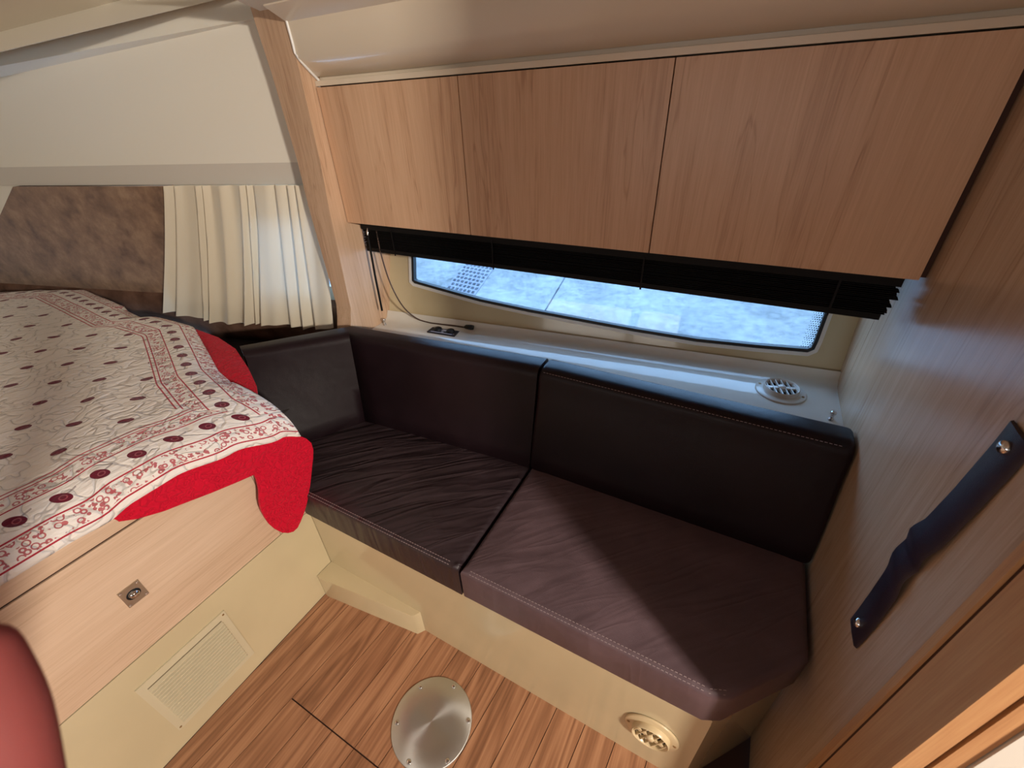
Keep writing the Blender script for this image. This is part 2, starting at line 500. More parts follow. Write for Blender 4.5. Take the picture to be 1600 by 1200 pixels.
# outside: quay
quay = struct(link('ground', box(B(), -9, 9, 2.2, 14, -1.0, -.4), M_conc), 'pale concrete quay seen through the window', 'ground')
gq = [onz(*p, -.4) for p in ((697, 452), (742, 462), (772, 419), (728, 411))]
gc = sum(gq, Vector())/4
g = thing('drain_grate', (gc.x, gc.y, -.4), 'perforated drain grate set in the concrete outside the window', 'grate')
M_hole2 = mat('grate_holes', srgb(24, 26, 34), .9)[0]; M_grate = mat('grate_iron', srgb(100, 100, 112), .7)[0]
def gpt(u, v): return gq[0].lerp(gq[1], u).lerp(gq[3].lerp(gq[2], u), v)
link('grate_plate', extr(B(), [gpt(0, 0), gpt(1, 0), gpt(1, 1), gpt(0, 1)], (0, 0, .008)), M_grate, g)
bm = B()
for i in range(7):
    for j in range(8):
        u, v = (i+.18+.25*(j % 2))/7.3, (j+.2)/8
        extr(bm, [gpt(u, v)+Vector((0, 0, .006)), gpt(u+.085, v)+Vector((0, 0, .006)), gpt(u+.085, v+.07)+Vector((0, 0, .006)), gpt(u, v+.07)+Vector((0, 0, .006))], (0, 0, .005))
o = link('holes', bm, M_hole2, g); o['kind'] = 'stuff'
cr = onz(855, 480, -.4); cr2 = onz(885, 430, -.4)
dd = (cr2-cr).normalized(); sd = Vector((dd.y, -dd.x, 0))
bm = B(); extr(bm, [cr-dd*.6-sd*.008, cr+dd*3-sd*.008, cr+dd*3+sd*.008, cr-dd*.6+sd*.008], (0, 0, .002))
link('slab_joint', bm, M_hole2, quay)

# right bulkhead: two veneer panels, groove, jamb
wr = struct(link('wall_right', box(B(), XB+.001, XB+.017, .345, 1.40, 0, 1.72), M_edge), 'tall wooden bulkhead beside the bench', 'wall')
link('panel', box(B(), XB, XB+.014, .4165, 1.120, 0, 1.61), M_bulk, wr, bevel=.0008)
link('panel', box(B(), XB, XB+.014, 1.122, 1.40, 0, 1.61), M_bulk, wr, bevel=.0008)
link('edge_lipping', box(B(), XB-.003, XB+.014, .413, .425, 0, 1.61), M_jamb, wr, bevel=.002)
d1 = struct(link('door_1', box(B(), XB, XB+.017, .343, .408, 0, 1.61), M_jamb, bevel=.0015), 'wooden door jamb edge at the end of the bulkhead', 'door')
link('jamb_strip', box(B(), XB+.0215, XB+.037, .343, .408, 0, 1.61), M_jamb, d1, bevel=.001)
link('jamb_recess', box(B(), XB+.016, XB+.022, .349, .408, 0, 1.61), M_edge, d1)
struct(link('trim_1', box(B(), XB+.038, XB+.30, .340, .47, 0, 1.61), M_gelw, bevel=.004), 'off white moulding outside the door jamb', 'trim')

# partition (pillar) between berth and bench
prof = [(.846, .60), (.848, .70), (.866, .745), (.877, .784), (.889, 1.073), (.900, 1.203), (.905, 1.40), (.903, 1.50), (.902, 1.53), (1.30, 1.53), (1.10, .60)]
bm = B()
xl = lambda z: -1.138-.055*min(1, max(0, (z-.68)/.83))
loft(bm, [[(xl(z), y, z) for y, z in prof], [(-1.08, y, z) for y, z in prof]])
struct(link('wall_partition', bm, M_cab2, bevel=.003), 'upright wooden partition post left of the overhead cabinet', 'pillar')

# deck liner above the cabinet
lp = [(.944, 1.368), (.944, 1.379), (.962, 1.381), (.962, 1.388), (.951, 1.388), (.906, 1.424), (.901, 1.492), (.85, 1.514), (.85, 1.56), (1.2, 1.56), (1.2, 1.368)]
bm = B(); loft(bm, [[(-1.079, y, z) for y, z in lp], [(XB, y, z) for y, z in lp]])
struct(link('trim_2', bm, M_liner, bevel=.002), 'cream deck liner moulding above the cabinet doors', 'trim')
bm = B()
tube(bm, smoothpts([(-1.076, .900, 1.508), (-1.076, .902, 1.455), (-1.076, .905, 1.428), (-1.076, .935, 1.398), (-1.076, .955, 1.380), (-1.076, .952, 1.366)], 4), .0035, 6)
struct(link('trim_3', bm, M_white, smooth_=True), 'thin pale bead along the edge of the deck liner', 'trim')

# forward berth side: fascia, headliner panels and ceiling
def P(x, z, off=0): return Vector((x, yW(x)-off, z))
d_ = Vector((1, .268, 0)).normalized(); nW = Vector((-.268, 1, 0)).normalized()
def ext(a, b, xa, xb):
    a, b = Vector(a), Vector(b); dv = (b-a)/(b.x-a.x); return [a+dv*(xa-a.x), a+dv*(xb-a.x)]
XA, XE = -3.2, -1.12
rows = [ext(P(-2.49, 1.189), P(-1.26, 1.189), XA, XE),
        ext(onp(0, 121, (-2.2, .70, 0), (-.268, 1, 0)), (-1.249, .956, 1.518), XA, XE),
        ext(onz(0, 82, 1.495), onz(337, 0, 1.565), XA, XE),
        ext(onz(0, 50, 1.512), onz(190, 0, 1.575), XA, XE)]
bm = B(); loft(bm, [rows[0], rows[1]], closed=False)
hp = struct(link('wall_left', bm, M_vinyl), 'off white headliner panel above the berth', 'wall')
bm = B(); loft(bm, [rows[1], rows[2], rows[3]], closed=False)
struct(link('trim_4', bm, M_vinyl), 'off white cove between side panel and cabin ceiling', 'trim')
bm = B()
loft(bm, [rows[3], [Vector((XA, -2, 1.60)), Vector((XE, -2, 1.66))]], closed=False)
loft(bm, [[Vector((XE, .87, 1.512)), Vector((2.2, .87, 1.512))], [Vector((XE, .55, 1.585)), Vector((2.2, .55, 1.585))], [Vector((XE, -2, 1.66)), Vector((2.2, -2, 1.66))]], closed=False)
struct(link('ceiling', bm, M_ceil), 'off white cabin ceiling', 'ceiling')
bm = B(); extr(bm, [P(XA, 1.13), P(XE, 1.13), P(XE, 1.19), P(XA, 1.19)], nW*.02)
struct(link('trim_5', bm, M_fascia, bevel=.002), 'grey white fascia strip above the curtain', 'trim')
# hull side of the berth, with a window behind the curtain
fW = lambda x, z: P(x, z, -.012)
wh = [(-1.50, .80), (-1.25, .80), (-1.25, 1.04), (-1.46, 1.04)]
struct(link('wall_berth', plate_with_hole([(XA, 0), (XE, 0), (XE, 1.14), (XA, 1.14)], wh, fW, .02, nW), M_vinyl),
       'white berth side behind the brown padding', 'wall')
bm = B(); extr(bm, [fW(*p)+nW*.008 for p in wh], nW*.004)
w2 = struct(link('window_2', bm, M_glass), 'berth window mostly hidden behind the cream curtain', 'window')
up_poly = [(-2.41, 1.128), (-1.735, 1.128), (-1.735, .752), (-2.86, .735), (-2.62, .992)]
bm = B(); extr(bm, [P(x, z, -.010) for x, z in up_poly], nW*-.024)
pad = link('upper_padding', bm, M_suede, bevel=.008, seg=3)
tag(pad, 'mottled brown suede padded panel on the berth side', 'padding')
# lower padding swells inward below the crease
bm = B(); loops = []
for (z, off) in ((.752, -.008), (.750, .012), (.735, .026), (.70, .034), (.64, .030), (.60, .02), (.56, .0), (.56, -.008)):
    loops.append([P(x, z, off) for x in (-2.9, -2.4, -2.0, -1.6, -1.3, -1.16)])
R = loft(bm, loops, closed=False)
tag(link('lower_padding', bm, M_suede2, smooth_=True), 'lower brown suede padded strip below the curtain', 'padding')
# solid in the pocket behind the corner backrest, recess shade put into its colour
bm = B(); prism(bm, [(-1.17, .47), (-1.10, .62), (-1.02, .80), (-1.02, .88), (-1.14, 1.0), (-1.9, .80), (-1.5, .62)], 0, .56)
struct(link('trim_6', bm, M_pocketshade), 'pocket between berth side and corner backrest, shade put into its dark colour', 'trim')
# unseen cover and skirts added to block daylight leaking past the headliner
struct(link('roof_light_block', box(B(), -3.3, 2.3, -2.1, 1.5, 1.72, 1.75), M_gelw), 'unseen cover above the cabin, added to block stray daylight', 'roof_light_block')
bm = B(); prism(bm, [(-3.3, yW(-3.3)+.10), (-1.1, yW(-1.1)+.10), (-1.12, yW(-1.12)+.12), (-3.3, yW(-3.3)+.12)], 1.16, 1.73)
prism(bm, [(-1.14, yW(-1.1)+.10), (-1.12, yW(-1.1)+.10), (-1.1, 1.46), (.32, 1.46), (.32, .9), (2.3, .9), (2.3, .92), (.34, .92), (.34, 1.48), (-1.14, 1.48)], 1.46, 1.73)
struct(link('wall_light_skirt', bm, M_gelw), 'unseen skirt outside the cabin lining, added to block stray daylight', 'wall')
# rest of the saloon behind the photographer
struct(link('wall_rear', box(B(), -3.2, 2.2, -2.05, -2.0, 0, 1.7), M_walnut), 'dark wooden wall behind the photographer', 'wall')
struct(link('wall_companion', box(B(), 2.2, 2.25, -2.0, .6, 0, 1.7), M_walnut), 'dark wooden wall past the doorway', 'wall')
struct(link('wall_passage', box(B(), .58, 2.2, .44, .47, 0, 1.72), M_walnut), 'wooden wall of the passage past the doorway', 'wall')
struct(link('wall_bow', box(B(), -3.25, -3.2, -2.0, .6, 0, 1.65), M_vinyl), 'off white wall at the head of the berth', 'wall')

# ------------------------------------------------------------------ bench base, vents
bb = thing('bench_base', (-.4, .6, 0), 'cream moulded bench base with a chamfered end', 'bench')
pl = [(-.99, YP), (.146, YP), (.276, .603), (.276, .99), (-1.10, .99), (-1.10, .62), (-.99, .46)]
link('plinth', prism(B(), pl, 0, .338), M_gel, bb, bevel=.007, seg=3)
st = [(-.948, .390), (-.935, .388), (-.60, .428), (-.585, YP+.002), (-.948, YP+.002)]
link('step', prism(B(), st, 0, .098), M_gel, bb, bevel=.006, seg=3)
lip = [(-.94, YP-.004), (.144, YP-.004), (.274, .598), (.272, .61), (.14, .46), (-.94, .46)]
link('lip', prism(B(), lip, .322, .339), M_gel, bb, bevel=.003)

def round_vent(name, c, n, upv, rr, label, mt, tilt=0, slat_ang=0):
    M = frame(c, n, upv); t = thing(name, c, label, 'vent', 'round air vents')
    fl_ = [(rr, 0), (rr, .003), (rr*.97, .0045), (rr*.70, .0045), (rr*.70, -.004), (rr*.8, -.004)]
    fo = link('flange', lathe(B(), [(rr*.70, .001), (rr, .0005), (rr, .003), (rr*.97, .0045), (rr*.70, .005)], M, 40, False), mt, t, smooth_=True)
    for s in (-1, 1):
        link('screw', lathe(B(), [(.0001, .0062), (.003, .006), (.0035, .0045)], M @ Matrix.Translation((s*rr*.86, 0, 0)), 10), M_screw, fo)
    link('throat', lathe(B(), [(rr*.69, .0005), (.0005, .0006)], M, 32, False), M_ventshade, t)  # flat disc, darkness of the hollow put into its colour
    M2 = M @ Matrix.Rotation(slat_ang, 4, 'Z')
    link('ring', lathe(B(), [(rr*.70, .003), (rr*.70, .015), (rr*.665, .017), (rr*.62, .015), (rr*.62, .003)], M, 36, False), mt, t, smooth_=True)
    link('hub', lathe(B(), [(rr*.16, .003), (rr*.16, .015), (rr*.12, .018), (.0003, .018)], M2, 16), mt, t, smooth_=True)
    link('crossbar', lbox(B(), M2, -rr*.65, rr*.65, -rr*.075, rr*.075, .009, .0135), mt, t)
    for k in (-2.5, -1.5, -.5, .5, 1.5, 2.5):
        x = k*rr*.22; h = sqrt(max(0, (rr*.64)**2-x*x))
        link('slat', lbox(B(), M2, x-.001, x+.001, -h, h, .008, .0145), mt, t)
    return t
vc = onp(1018, 1142, (0, YP, 0), (0, 1, 0))
round_vent('round_vent', (vc.x, YP-.0005, vc.z), (0, -1, 0), (0, 0, 1), .057, 'round cream air vent in the bench plinth', M_ventc, 0, radians(-20))

# ------------------------------------------------------------------ cushions
def cushion(name, poly, z0, z1, mt, label, crown=.008, rad=.022, parent=None):
    """upholstered slab: rings from outline inwards so that edges roll over"""
    bm = B(); n = len(poly)
    # resample outline
    pts = []
    for i in range(n):
        a, b = Vector(poly[i]), Vector(poly[(i+1) % n]); k = max(1, int((b-a).length/.02))
        for j in range(k): pts.append(tuple(a+(b-a)*j/k))
    cx = sum(p[0] for p in pts)/len(pts); cy = sum(p[1] for p in pts)/len(pts)
    def ring_(s): return inset_s(pts, poly, s)
    loops = []
    for k in range(5):
        a = pi/2*k/4; loops.append((rad*(1-cos(a-pi/2+0) if False else 1-sin(a)), z0+rad*(1-cos(a))))
    loops = [(rad*(1-sin(pi/2*k/4)), z0+rad*.6*(1-cos(pi/2*k/4))) for k in range(5)]
    loops += [(rad*(1-cos(pi/2*k/5)), z1-rad+rad*sin(pi/2*k/5)) for k in range(6)]
    R = [[(cx+(x-cx)*1, cy+(y-cy)*1, z) for x, y in offs(pts, d)] for d, z in loops]
    last = offs(pts, rad)
    for t in (.12, .3, .55, .8):
        R.append([(x+(cx-x)*t, y+(cy-y)*t, z1+crown*(1-(1-t)**2)) for x, y in last])
    loft(bm, R)
    o = link(name, bm, mt, parent, smooth_=True)
    if label: tag(o, label, 'cushion')
    return o
def offs(pts, d):
    n = len(pts); out = []
    A = sum(pts[i][0]*pts[(i+1) % n][1]-pts[(i+1) % n][0]*pts[i][1] for i in range(n)); s = 1 if A > 0 else -1
    for i in range(n):
        p0, p1, p2 = Vector(pts[i-2]), Vector(pts[i]), Vector(pts[(i+2) % n])
        t = (p2-p0).normalized(); out.append((p1.x-t.y*d*s, p1.y+t.x*d*s))
    return out
YS = .432
sl = [(-.958, YS), (-.403, YS), (-.404, .80), (-.97, .765), (-1.0, .74), (-1.10, .565), (-1.10, .47)]
sl = [(-.940, YS), (-.403, YS), (-.404, .82), (-.98, .785), (-1.02, .75), (-1.10, .60), (-.955, .46)]
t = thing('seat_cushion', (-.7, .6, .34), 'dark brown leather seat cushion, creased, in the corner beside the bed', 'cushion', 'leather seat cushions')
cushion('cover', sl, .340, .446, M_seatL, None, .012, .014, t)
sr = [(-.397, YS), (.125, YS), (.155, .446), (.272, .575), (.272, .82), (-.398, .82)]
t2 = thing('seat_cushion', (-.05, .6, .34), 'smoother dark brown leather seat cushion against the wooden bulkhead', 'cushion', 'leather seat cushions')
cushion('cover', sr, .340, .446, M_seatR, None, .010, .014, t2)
def stitches(path, parent, step=.0075, r=.0008, name='stitching'):
    bm = B(); P_ = [Vector(p) for p in path]
    for a, b in zip(P_, P_[1:]):
        L = (b-a).length; k = int(L/step); dv = (b-a)/L
        for i in range(k): tube(bm, [a+dv*(i*step), a+dv*(i*step+step*.62)], r, 4)
    o = link(name, bm, M_stitch, parent); o['kind'] = 'stuff'; return o
for off, z in ((.0035, .4417), (.0095, .4458)):
    stitches([(-.90, YS+off, z), (-.425, YS+off, z)], t)
    stitches([(-.375, YS+off, z), (.118, YS+off, z), (.150, YS+off+.013, z)], t2)
# backs: profile swept along a path; local (depth, z)
def back_panel(name, a, b, prof_a, prof_b, mt, parent, n=14, endround=.012):
    """sweep a back cushion profile from point a to b (2-D); profile depth measured along normal"""
    a, b = Vector(a), Vector(b); dv = (b-a).normalized(); nv = Vector((-dv.y, dv.x))
    L = (b-a).length; bm = B(); loops = []
    for k in range(n+1):
        t_ = k/n
        s = .5-.5*cos(pi*t_) if False else t_
        if k == 0: s = 0
        pr = [(d0+(d1-d0)*s, z0+(z1-z0)*s) for (d0, z0), (d1, z1) in zip(prof_a, prof_b)]
        c = (sum(d for d, z in pr)/len(pr), sum(z for d, z in pr)/len(pr))
        e = min(s*L, (1-s)*L); sc = 1.
        loops.append([(a.x+dv.x*s*L+nv.x*d, a.y+dv.y*s*L+nv.y*d, z) for d, z in pr])
    # rounded ends
    def shrink(lp, sh, off):
        c = sum((Vector(p) for p in lp), Vector())/len(lp); D = Vector((dv.x, dv.y, 0))*off
        return [Vector(p)+(c-Vector(p)).normalized()*sh+D for p in lp]
    r = endround
    L0 = [shrink(loops[0], r*(1-sin(t)), r*(1-cos(t)) - 0) for t in (0, pi/6, pi/3)]
    L0 = [shrink(loops[0], r*(1-sin(q)), r*(1-cos(q))*1.0) for q in (0, pi/6, pi/3)]
    loops[0] = shrink(loops[0], 0, r)
    L1 = [shrink(loops[-1], r*(1-sin(q)), -r*(1-cos(q))) for q in (pi/3, pi/6, 0)]
    loops[-1] = shrink(loops[-1], 0, -r)
    loft(bm, L0+loops+L1)
    return link(name, bm, mt, parent, smooth_=True)
def bprof(fb, ft, tb, zb, zt, r=.028):
    """front bottom depth fb, front top ft, back depth tb"""
    p = [(fb+.012, zb), (fb, zb+.015)]
    for k in range(1, 6): p.append((fb+(ft-fb)*k/6+.004*-sin(pi*k/6), zb+.015+(zt-r-zb-.015)*k/6))
    for k in range(0, 7):
        a = pi/2*k/6; p.append((ft+r*(1-cos(a)), zt-r+r*sin(a)))
    for k in range(0, 4):
        a = pi/2*k/3; p.append((tb-.012+.012*sin(a), zt-.012+.012*cos(a)))
    p += [(tb, zb+.01), (tb-.01, zb)]
    return p
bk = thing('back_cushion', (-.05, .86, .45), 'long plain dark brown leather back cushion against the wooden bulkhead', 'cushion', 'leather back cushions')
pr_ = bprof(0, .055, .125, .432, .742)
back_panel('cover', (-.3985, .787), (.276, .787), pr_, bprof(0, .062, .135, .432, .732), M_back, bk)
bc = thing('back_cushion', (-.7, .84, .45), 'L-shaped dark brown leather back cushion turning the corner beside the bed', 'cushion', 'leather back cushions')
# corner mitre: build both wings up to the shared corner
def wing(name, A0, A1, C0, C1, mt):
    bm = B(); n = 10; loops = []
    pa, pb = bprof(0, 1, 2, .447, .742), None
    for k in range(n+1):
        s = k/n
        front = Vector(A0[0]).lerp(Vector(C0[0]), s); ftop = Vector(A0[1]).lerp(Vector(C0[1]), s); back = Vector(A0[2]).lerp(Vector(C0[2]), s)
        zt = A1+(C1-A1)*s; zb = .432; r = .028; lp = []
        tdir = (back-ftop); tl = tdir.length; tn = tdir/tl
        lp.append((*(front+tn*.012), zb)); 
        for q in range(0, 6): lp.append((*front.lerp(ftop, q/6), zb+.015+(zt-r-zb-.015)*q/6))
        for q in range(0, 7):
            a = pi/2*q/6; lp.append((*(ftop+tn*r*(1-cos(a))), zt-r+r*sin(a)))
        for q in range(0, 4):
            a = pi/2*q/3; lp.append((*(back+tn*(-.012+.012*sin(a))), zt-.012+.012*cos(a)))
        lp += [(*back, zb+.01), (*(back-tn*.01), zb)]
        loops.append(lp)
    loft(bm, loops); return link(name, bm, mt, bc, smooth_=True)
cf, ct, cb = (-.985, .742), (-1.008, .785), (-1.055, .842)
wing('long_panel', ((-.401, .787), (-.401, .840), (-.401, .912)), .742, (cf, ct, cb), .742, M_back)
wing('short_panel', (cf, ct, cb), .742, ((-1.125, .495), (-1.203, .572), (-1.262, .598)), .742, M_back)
def line_stitch(parent, pts, name='stitching'): stitches(pts, parent, .008, .0007, name)
line_stitch(bk, [(-.385, .846, .7345), (.262, .853, .7245)])

# ------------------------------------------------------------------ window ledge and what stands on it
bm = B()
def ledge_loop(x):
    yb = ywall(x, .68)
    return [(x, .924, .60), (x, .924, .674), (x, .929, .680), (x, yb-.05, .681), (x, yb-.024, .684), (x, yb-.010, .694), (x, yb-.001, .715), (x, yb+.01, .60)]
loft(bm, [ledge_loop(-1.079+i*(XB+1.079)/12) for i in range(13)])
tag(link('window_ledge', bm, M_gelw, smooth_=True), 'glossy off white moulded ledge below the long window', 'ledge')
v2 = onz(1221, 607, .69)
round_vent('round_vent', (v2.x, v2.y, .6805), (0, 0, 1), (.25, 1, 0), .057, 'round white air vent on the window ledge', M_ventw, 0, radians(30))
# power socket
sc_ = (onz(665, 518, .68)+onz(690, 511, .68)+onz(717, 519, .68)+onz(705, 527, .68))/4
SM = frame((sc_.x, sc_.y, .681), (0, 0, 1), (-.10, 1, 0))
ps = thing('power_socket', (sc_.x, sc_.y, .681), 'small navy blue double socket plate on the window ledge', 'socket')
link('plate', lbox(B(), SM, -.052, .052, -.024, .024, 0, .004), M_sock, ps, bevel=.0012)
for s in (-1, 1):
    c_ = link('socket_cap', lathe(B(), [(.013, .003), (.013, .008), (.010, .010), (.0005, .010)], SM @ Matrix.Translation((s*.024, .002, 0)), 18), M_black, ps, smooth_=True)
    link('screw', lathe(B(), [(.0025, .004), (.0025, .0055), (.0003, .0056)], SM @ Matrix.Translation((s*.046, -.017*s, 0)), 8), M_chrome, ps)
link('marking', lbox(B(), SM, -.008, .008, -.004, .008, .0035, .0045), M_print, ps)
link('marking', lbox(B(), SM, -.040, .040, -.0195, -.0165, .0035, .0045), M_print, ps)
link('marking', lbox(B(), SM, -.004, .004, -.013, -.009, .0035, .0045), M_print, ps)
# blind cord lying on the ledge with its tassel
cp = [(-1.015, .99, 1.005), (-1.01, .985, .93), (-.995, .985, .84), (-.975, 1.0, .76), (-.945, 1.022, .712), (-.905, 1.036, .697), (-.86, 1.043, .696), (-.80, 1.051, .697), (-.765, 1.055, .697)]

# chrome pins
for q, lab in (((592, 500), 'small chrome pin on the ledge beside the wooden partition'), ((1298, 655), 'small chrome pin on the ledge beside the wooden bulkhead')):
    c_ = onz(*q, .682)
    if c_.x < -1: c_.x = -1.06; c_.y = .985
    bm = lathe(B(), [(.006, -.001), (.006, .003), (.0035, .005), (.0035, .014), (.006, .016), (.006, .021), (.004, .023), (.0003, .023)], Matrix.Translation((c_.x, c_.y, .681)), 14)
    tag(link('chrome_pin', bm, M_chrome, smooth_=True), lab, 'pin')

# ------------------------------------------------------------------ overhead cabinet
oc = thing('overhead_cabinet', (-.4, .95, 1.03), 'wooden overhead cabinet with three flush doors above the window', 'cabinet')
link('carcass', box(B(), -1.0785, XB-.004, .9615, 1.09, 1.034, 1.364), M_cab, oc)
xs = [-1.078, -.6365, -.1835, XB-.010]
for i in range(3):
    link('door', box(B(), xs[i]+.0012, xs[i+1]-.0012, .942, .960, 1.032, 1.365), M_cab, oc, bevel=.0008)
link('side_gap', box(B(), XB-.012, XB-.0005, .954, .965, 1.034, 1.365), M_edge, oc)

# ------------------------------------------------------------------ blind
bl = thing('venetian_blind', (-.4, 1.0, .94), 'black venetian blind pulled up under the overhead cabinet', 'blind')
link('headrail', box(B(), -1.072, .262, .985, 1.012, 1.004, 1.030), M_blind, bl, bevel=.002)
for k in range(15):
    z = .9495+k*.0037; dx = random.uniform(-.004, .004); dy = random.uniform(-.0015, .0015)
    if k in (4, 8, 12): dx += .008
    bm = B(); sec = [(-.0125, -.0006), (-.006, .0010), (0, .0016), (.006, .0010), (.0125, -.0006), (.0125, .0004), (.006, .0020), (0, .0026), (-.006, .0020), (-.0125, .0004)]
    loft(bm, [[(x, .9985+dy+a, z+b) for a, b in sec] for x in (-1.068+dx, .258+dx)])
    link('slat', bm, M_blind, bl)
link('bottom_rail', box(B(), -1.066, .252, .984, 1.012, .938, .950), M_blind, bl, bevel=.003)
for x in (-.95, -.60, -.20, .17):
    link('ladder_cord', box(B(), x-.002, x+.002, .983, .9848, .934, 1.01), M_blind, bl)
wd = link('wand', tube(B(), [(-1.036, .972, .992), (-1.038, .968, .868), (-1.038, .966, .745)], .0034, 8), M_blind, bl, smooth_=True)
link('wand_hook', tube(B(), [(-1.036, .978, 1.010), (-1.036, .972, 1.000), (-1.036, .972, .985)], .0032, 8), M_chrome, wd, smooth_=True)
co = link('pull_cord', tube(B(), smoothpts(cp, 6), .0023, 6), M_cordb, bl, smooth_=True)
link('tassel', tube(B(), [(-.772, 1.054, .697), (-.762, 1.054, .700), (-.742, 1.056, .701), (-.736, 1.057, .701)], [.002, .007, .0085, .0075], 10), M_black, co, smooth_=True)

# ------------------------------------------------------------------ strap on the bulkhead
sp = thing('leather_strap', (XB, .53, .61), 'dark leather hanging strap studded to the wooden bulkhead', 'strap')
bm = B(); loops = []
SW = [(0, .534, .025), (.08, .532, .026), (.2, .530, .026), (.36, .530, .026), (.45, .535, .027), (.52, .532, .028), (.60, .524, .026), (.75, .518, .025), (.9, .515, .025), (1, .514, .025)]
for k in range(41):
    s = k/40; z = .612+.405*s
    yc = interp(s, [(a, b) for a, b, c in SW]); hw = interp(s, [(a, c) for a, b, c in SW])
    bow = .003*sin(pi*min(1, max(0, (s-.08)/.86))) + .0032*exp(-((s-.40)/.045)**2) + .003*exp(-((s-.54)/.045)**2) - .0022*exp(-((s-.47)/.03)**2)
    xo = XB-.0015-bow
    loops.append([(xo, yc-hw, z), (xo-.0035, yc-hw+.003, z), (xo-.0042, yc, z), (xo-.0035, yc+hw-.003, z), (xo, yc+hw, z), (xo+.0008, yc, z)])
loft(bm, loops); link('band', bm, M_strap, sp, smooth_=True)
for zz in (.640, .998):
    yy = interp((zz-.612)/.405, [(a, b) for a, b, c in SW])
    link('stud', lathe(B(), [(.0075, 0), (.0075, .002), (.006, .0045), (.003, .0058), (.0003, .006)], frame((XB-.006, yy, zz), (-1, 0, 0), (0, 0, 1)), 18), M_chrome, sp, smooth_=True)

# ------------------------------------------------------------------ cover plate on the floor
pc = onz(675, 1128, 0)
cv = thing('cover_plate', (pc.x, pc.y, 0), 'round brushed steel cover plate screwed to the floor', 'plate')
o = link('disc', lathe(B(), [(.102, 0), (.102, .0025), (.1, .004), (.05, .0042), (.0005, .0043)], Matrix.Translation((0, 0, 0)), 64), M_steel, None, smooth_=True)
o.parent = cv
hexpx = [(657, 1073), (709, 1072), (732, 1126), (699, 1189), (639, 1191), (620, 1129)]
for hx in hexpx:
    h = onz(*hx, .004)
    link('screw', lathe(B(), [(.0058, 0), (.0058, .0012), (.0045, .0026), (.0003, .0028)], Matrix.Translation((h.x, h.y, .0038)), 14), M_chrome, cv, smooth_=True)

# ------------------------------------------------------------------ bed
bd = thing('bed_base', (-1.6, -.3, 0), 'cream bed base with a pale wooden drawer front and louvred grille', 'bed')
bp = [(XF, -1.5), (XF, YP-.001), (-1.17, YP-.001), (-1.40, .56), (-1.9, .56), (-3.15, .30), (-3.15, -1.5)]
link('body', prism(B(), bp, 0, .338), M_gel, bd, bevel=.004)
bp2 = [(x-(.004 if x == XF else 0), y) for x, y in bp]
link('inner_box', prism(B(), bp2, .339, .6915), M_edge, bd)
dr = link('drawer_front', box(B(), XF-.003, XF+.001, -1.49, .352, .342, .6345), M_drawer, bd, bevel=.0008)
link('end_panel', box(B(), XF-.003, XF+.001, .3535, YP-.002, .342, .6345), M_drawer, bd, bevel=.0008)
link('top_rail', box(B(), XF-.003, XF+.001, -1.49, YP-.002, .6395, .692), M_drawer, bd, bevel=.0008)
# flush latch
lt = link('latch_plate', lbox(B(), frame((XF+.001, .0605, .492), (1, 0, 0), (0, 0, 1)), -.0185, .0185, -.024, .024, 0, .0025), M_nickel, dr, bevel=.001)
LM = frame((XF+.0035, .0605, .492), (1, 0, 0), (0, 0, 1))
link('latch_cup', lathe(B(), [(.0125, 0), (.0115, .0012), (.0105, .0002), (.0003, -.0008)], LM, 20, False), M_black, bd, smooth_=True)
link('latch_button', lathe(B(), [(.009, -.001), (.0085, .004), (.005, .007), (.0003, .0078)], LM @ Matrix.Translation((.001, -.001, 0)), 16), M_chrome, bd, smooth_=True)
for a in (-1, 1):
    for b_ in (-1, 1):
        link('latch_screw', lathe(B(), [(.0028, 0), (.002, .0012), (.0003, .0014)], LM @ Matrix.Translation((a*.015, b_*.020, -.0002)), 8), M_chrome, bd)
# louvred grille panel
link('grille_shade', box(B(), XF+.0035, XF+.0046, -.024, .144, .077, .2505), M_grshade, bd)  # darker sheet standing in for shade between the louvres
gp = link('grille_panel', box(B(), XF, XF+.004, -.039, .160, .060, .271), M_gril, bd, bevel=.001)
for k in range(16):
    z0 = .081+k*.0108
    bm = B(); sec = [(XF+.004, z0), (XF+.012, z0-.001), (XF+.012, z0+.0018), (XF+.004, z0+.0048)]
    loft(bm, [[(x, y, z) for x, z in sec] for y in (-.024, .144)])
    link('louvre', bm, M_gril, gp)
for (yy, zz) in ((.154, .262), (-.033, .068)):
    link('screw', lathe(B(), [(.003, 0), (.002, .0015), (.0003, .0016)], frame((XF+.004, yy, zz), (1, 0, 0), (0, 0, 1)), 8), M_screw, gp)
# mattress
mp_ = [(-1.03, -1.45), (-1.03, .36), (-1.16, .385), (-1.42, .48), (-1.9, .48), (-3.1, .28), (-3.1, -1.45)]
bm = prism(B(), mp_, .693, .732)
tag(link('mattress', bm, M_vinyl, bevel=.02, seg=3), 'thin mattress under the printed quilt on the bed', 'mattress')

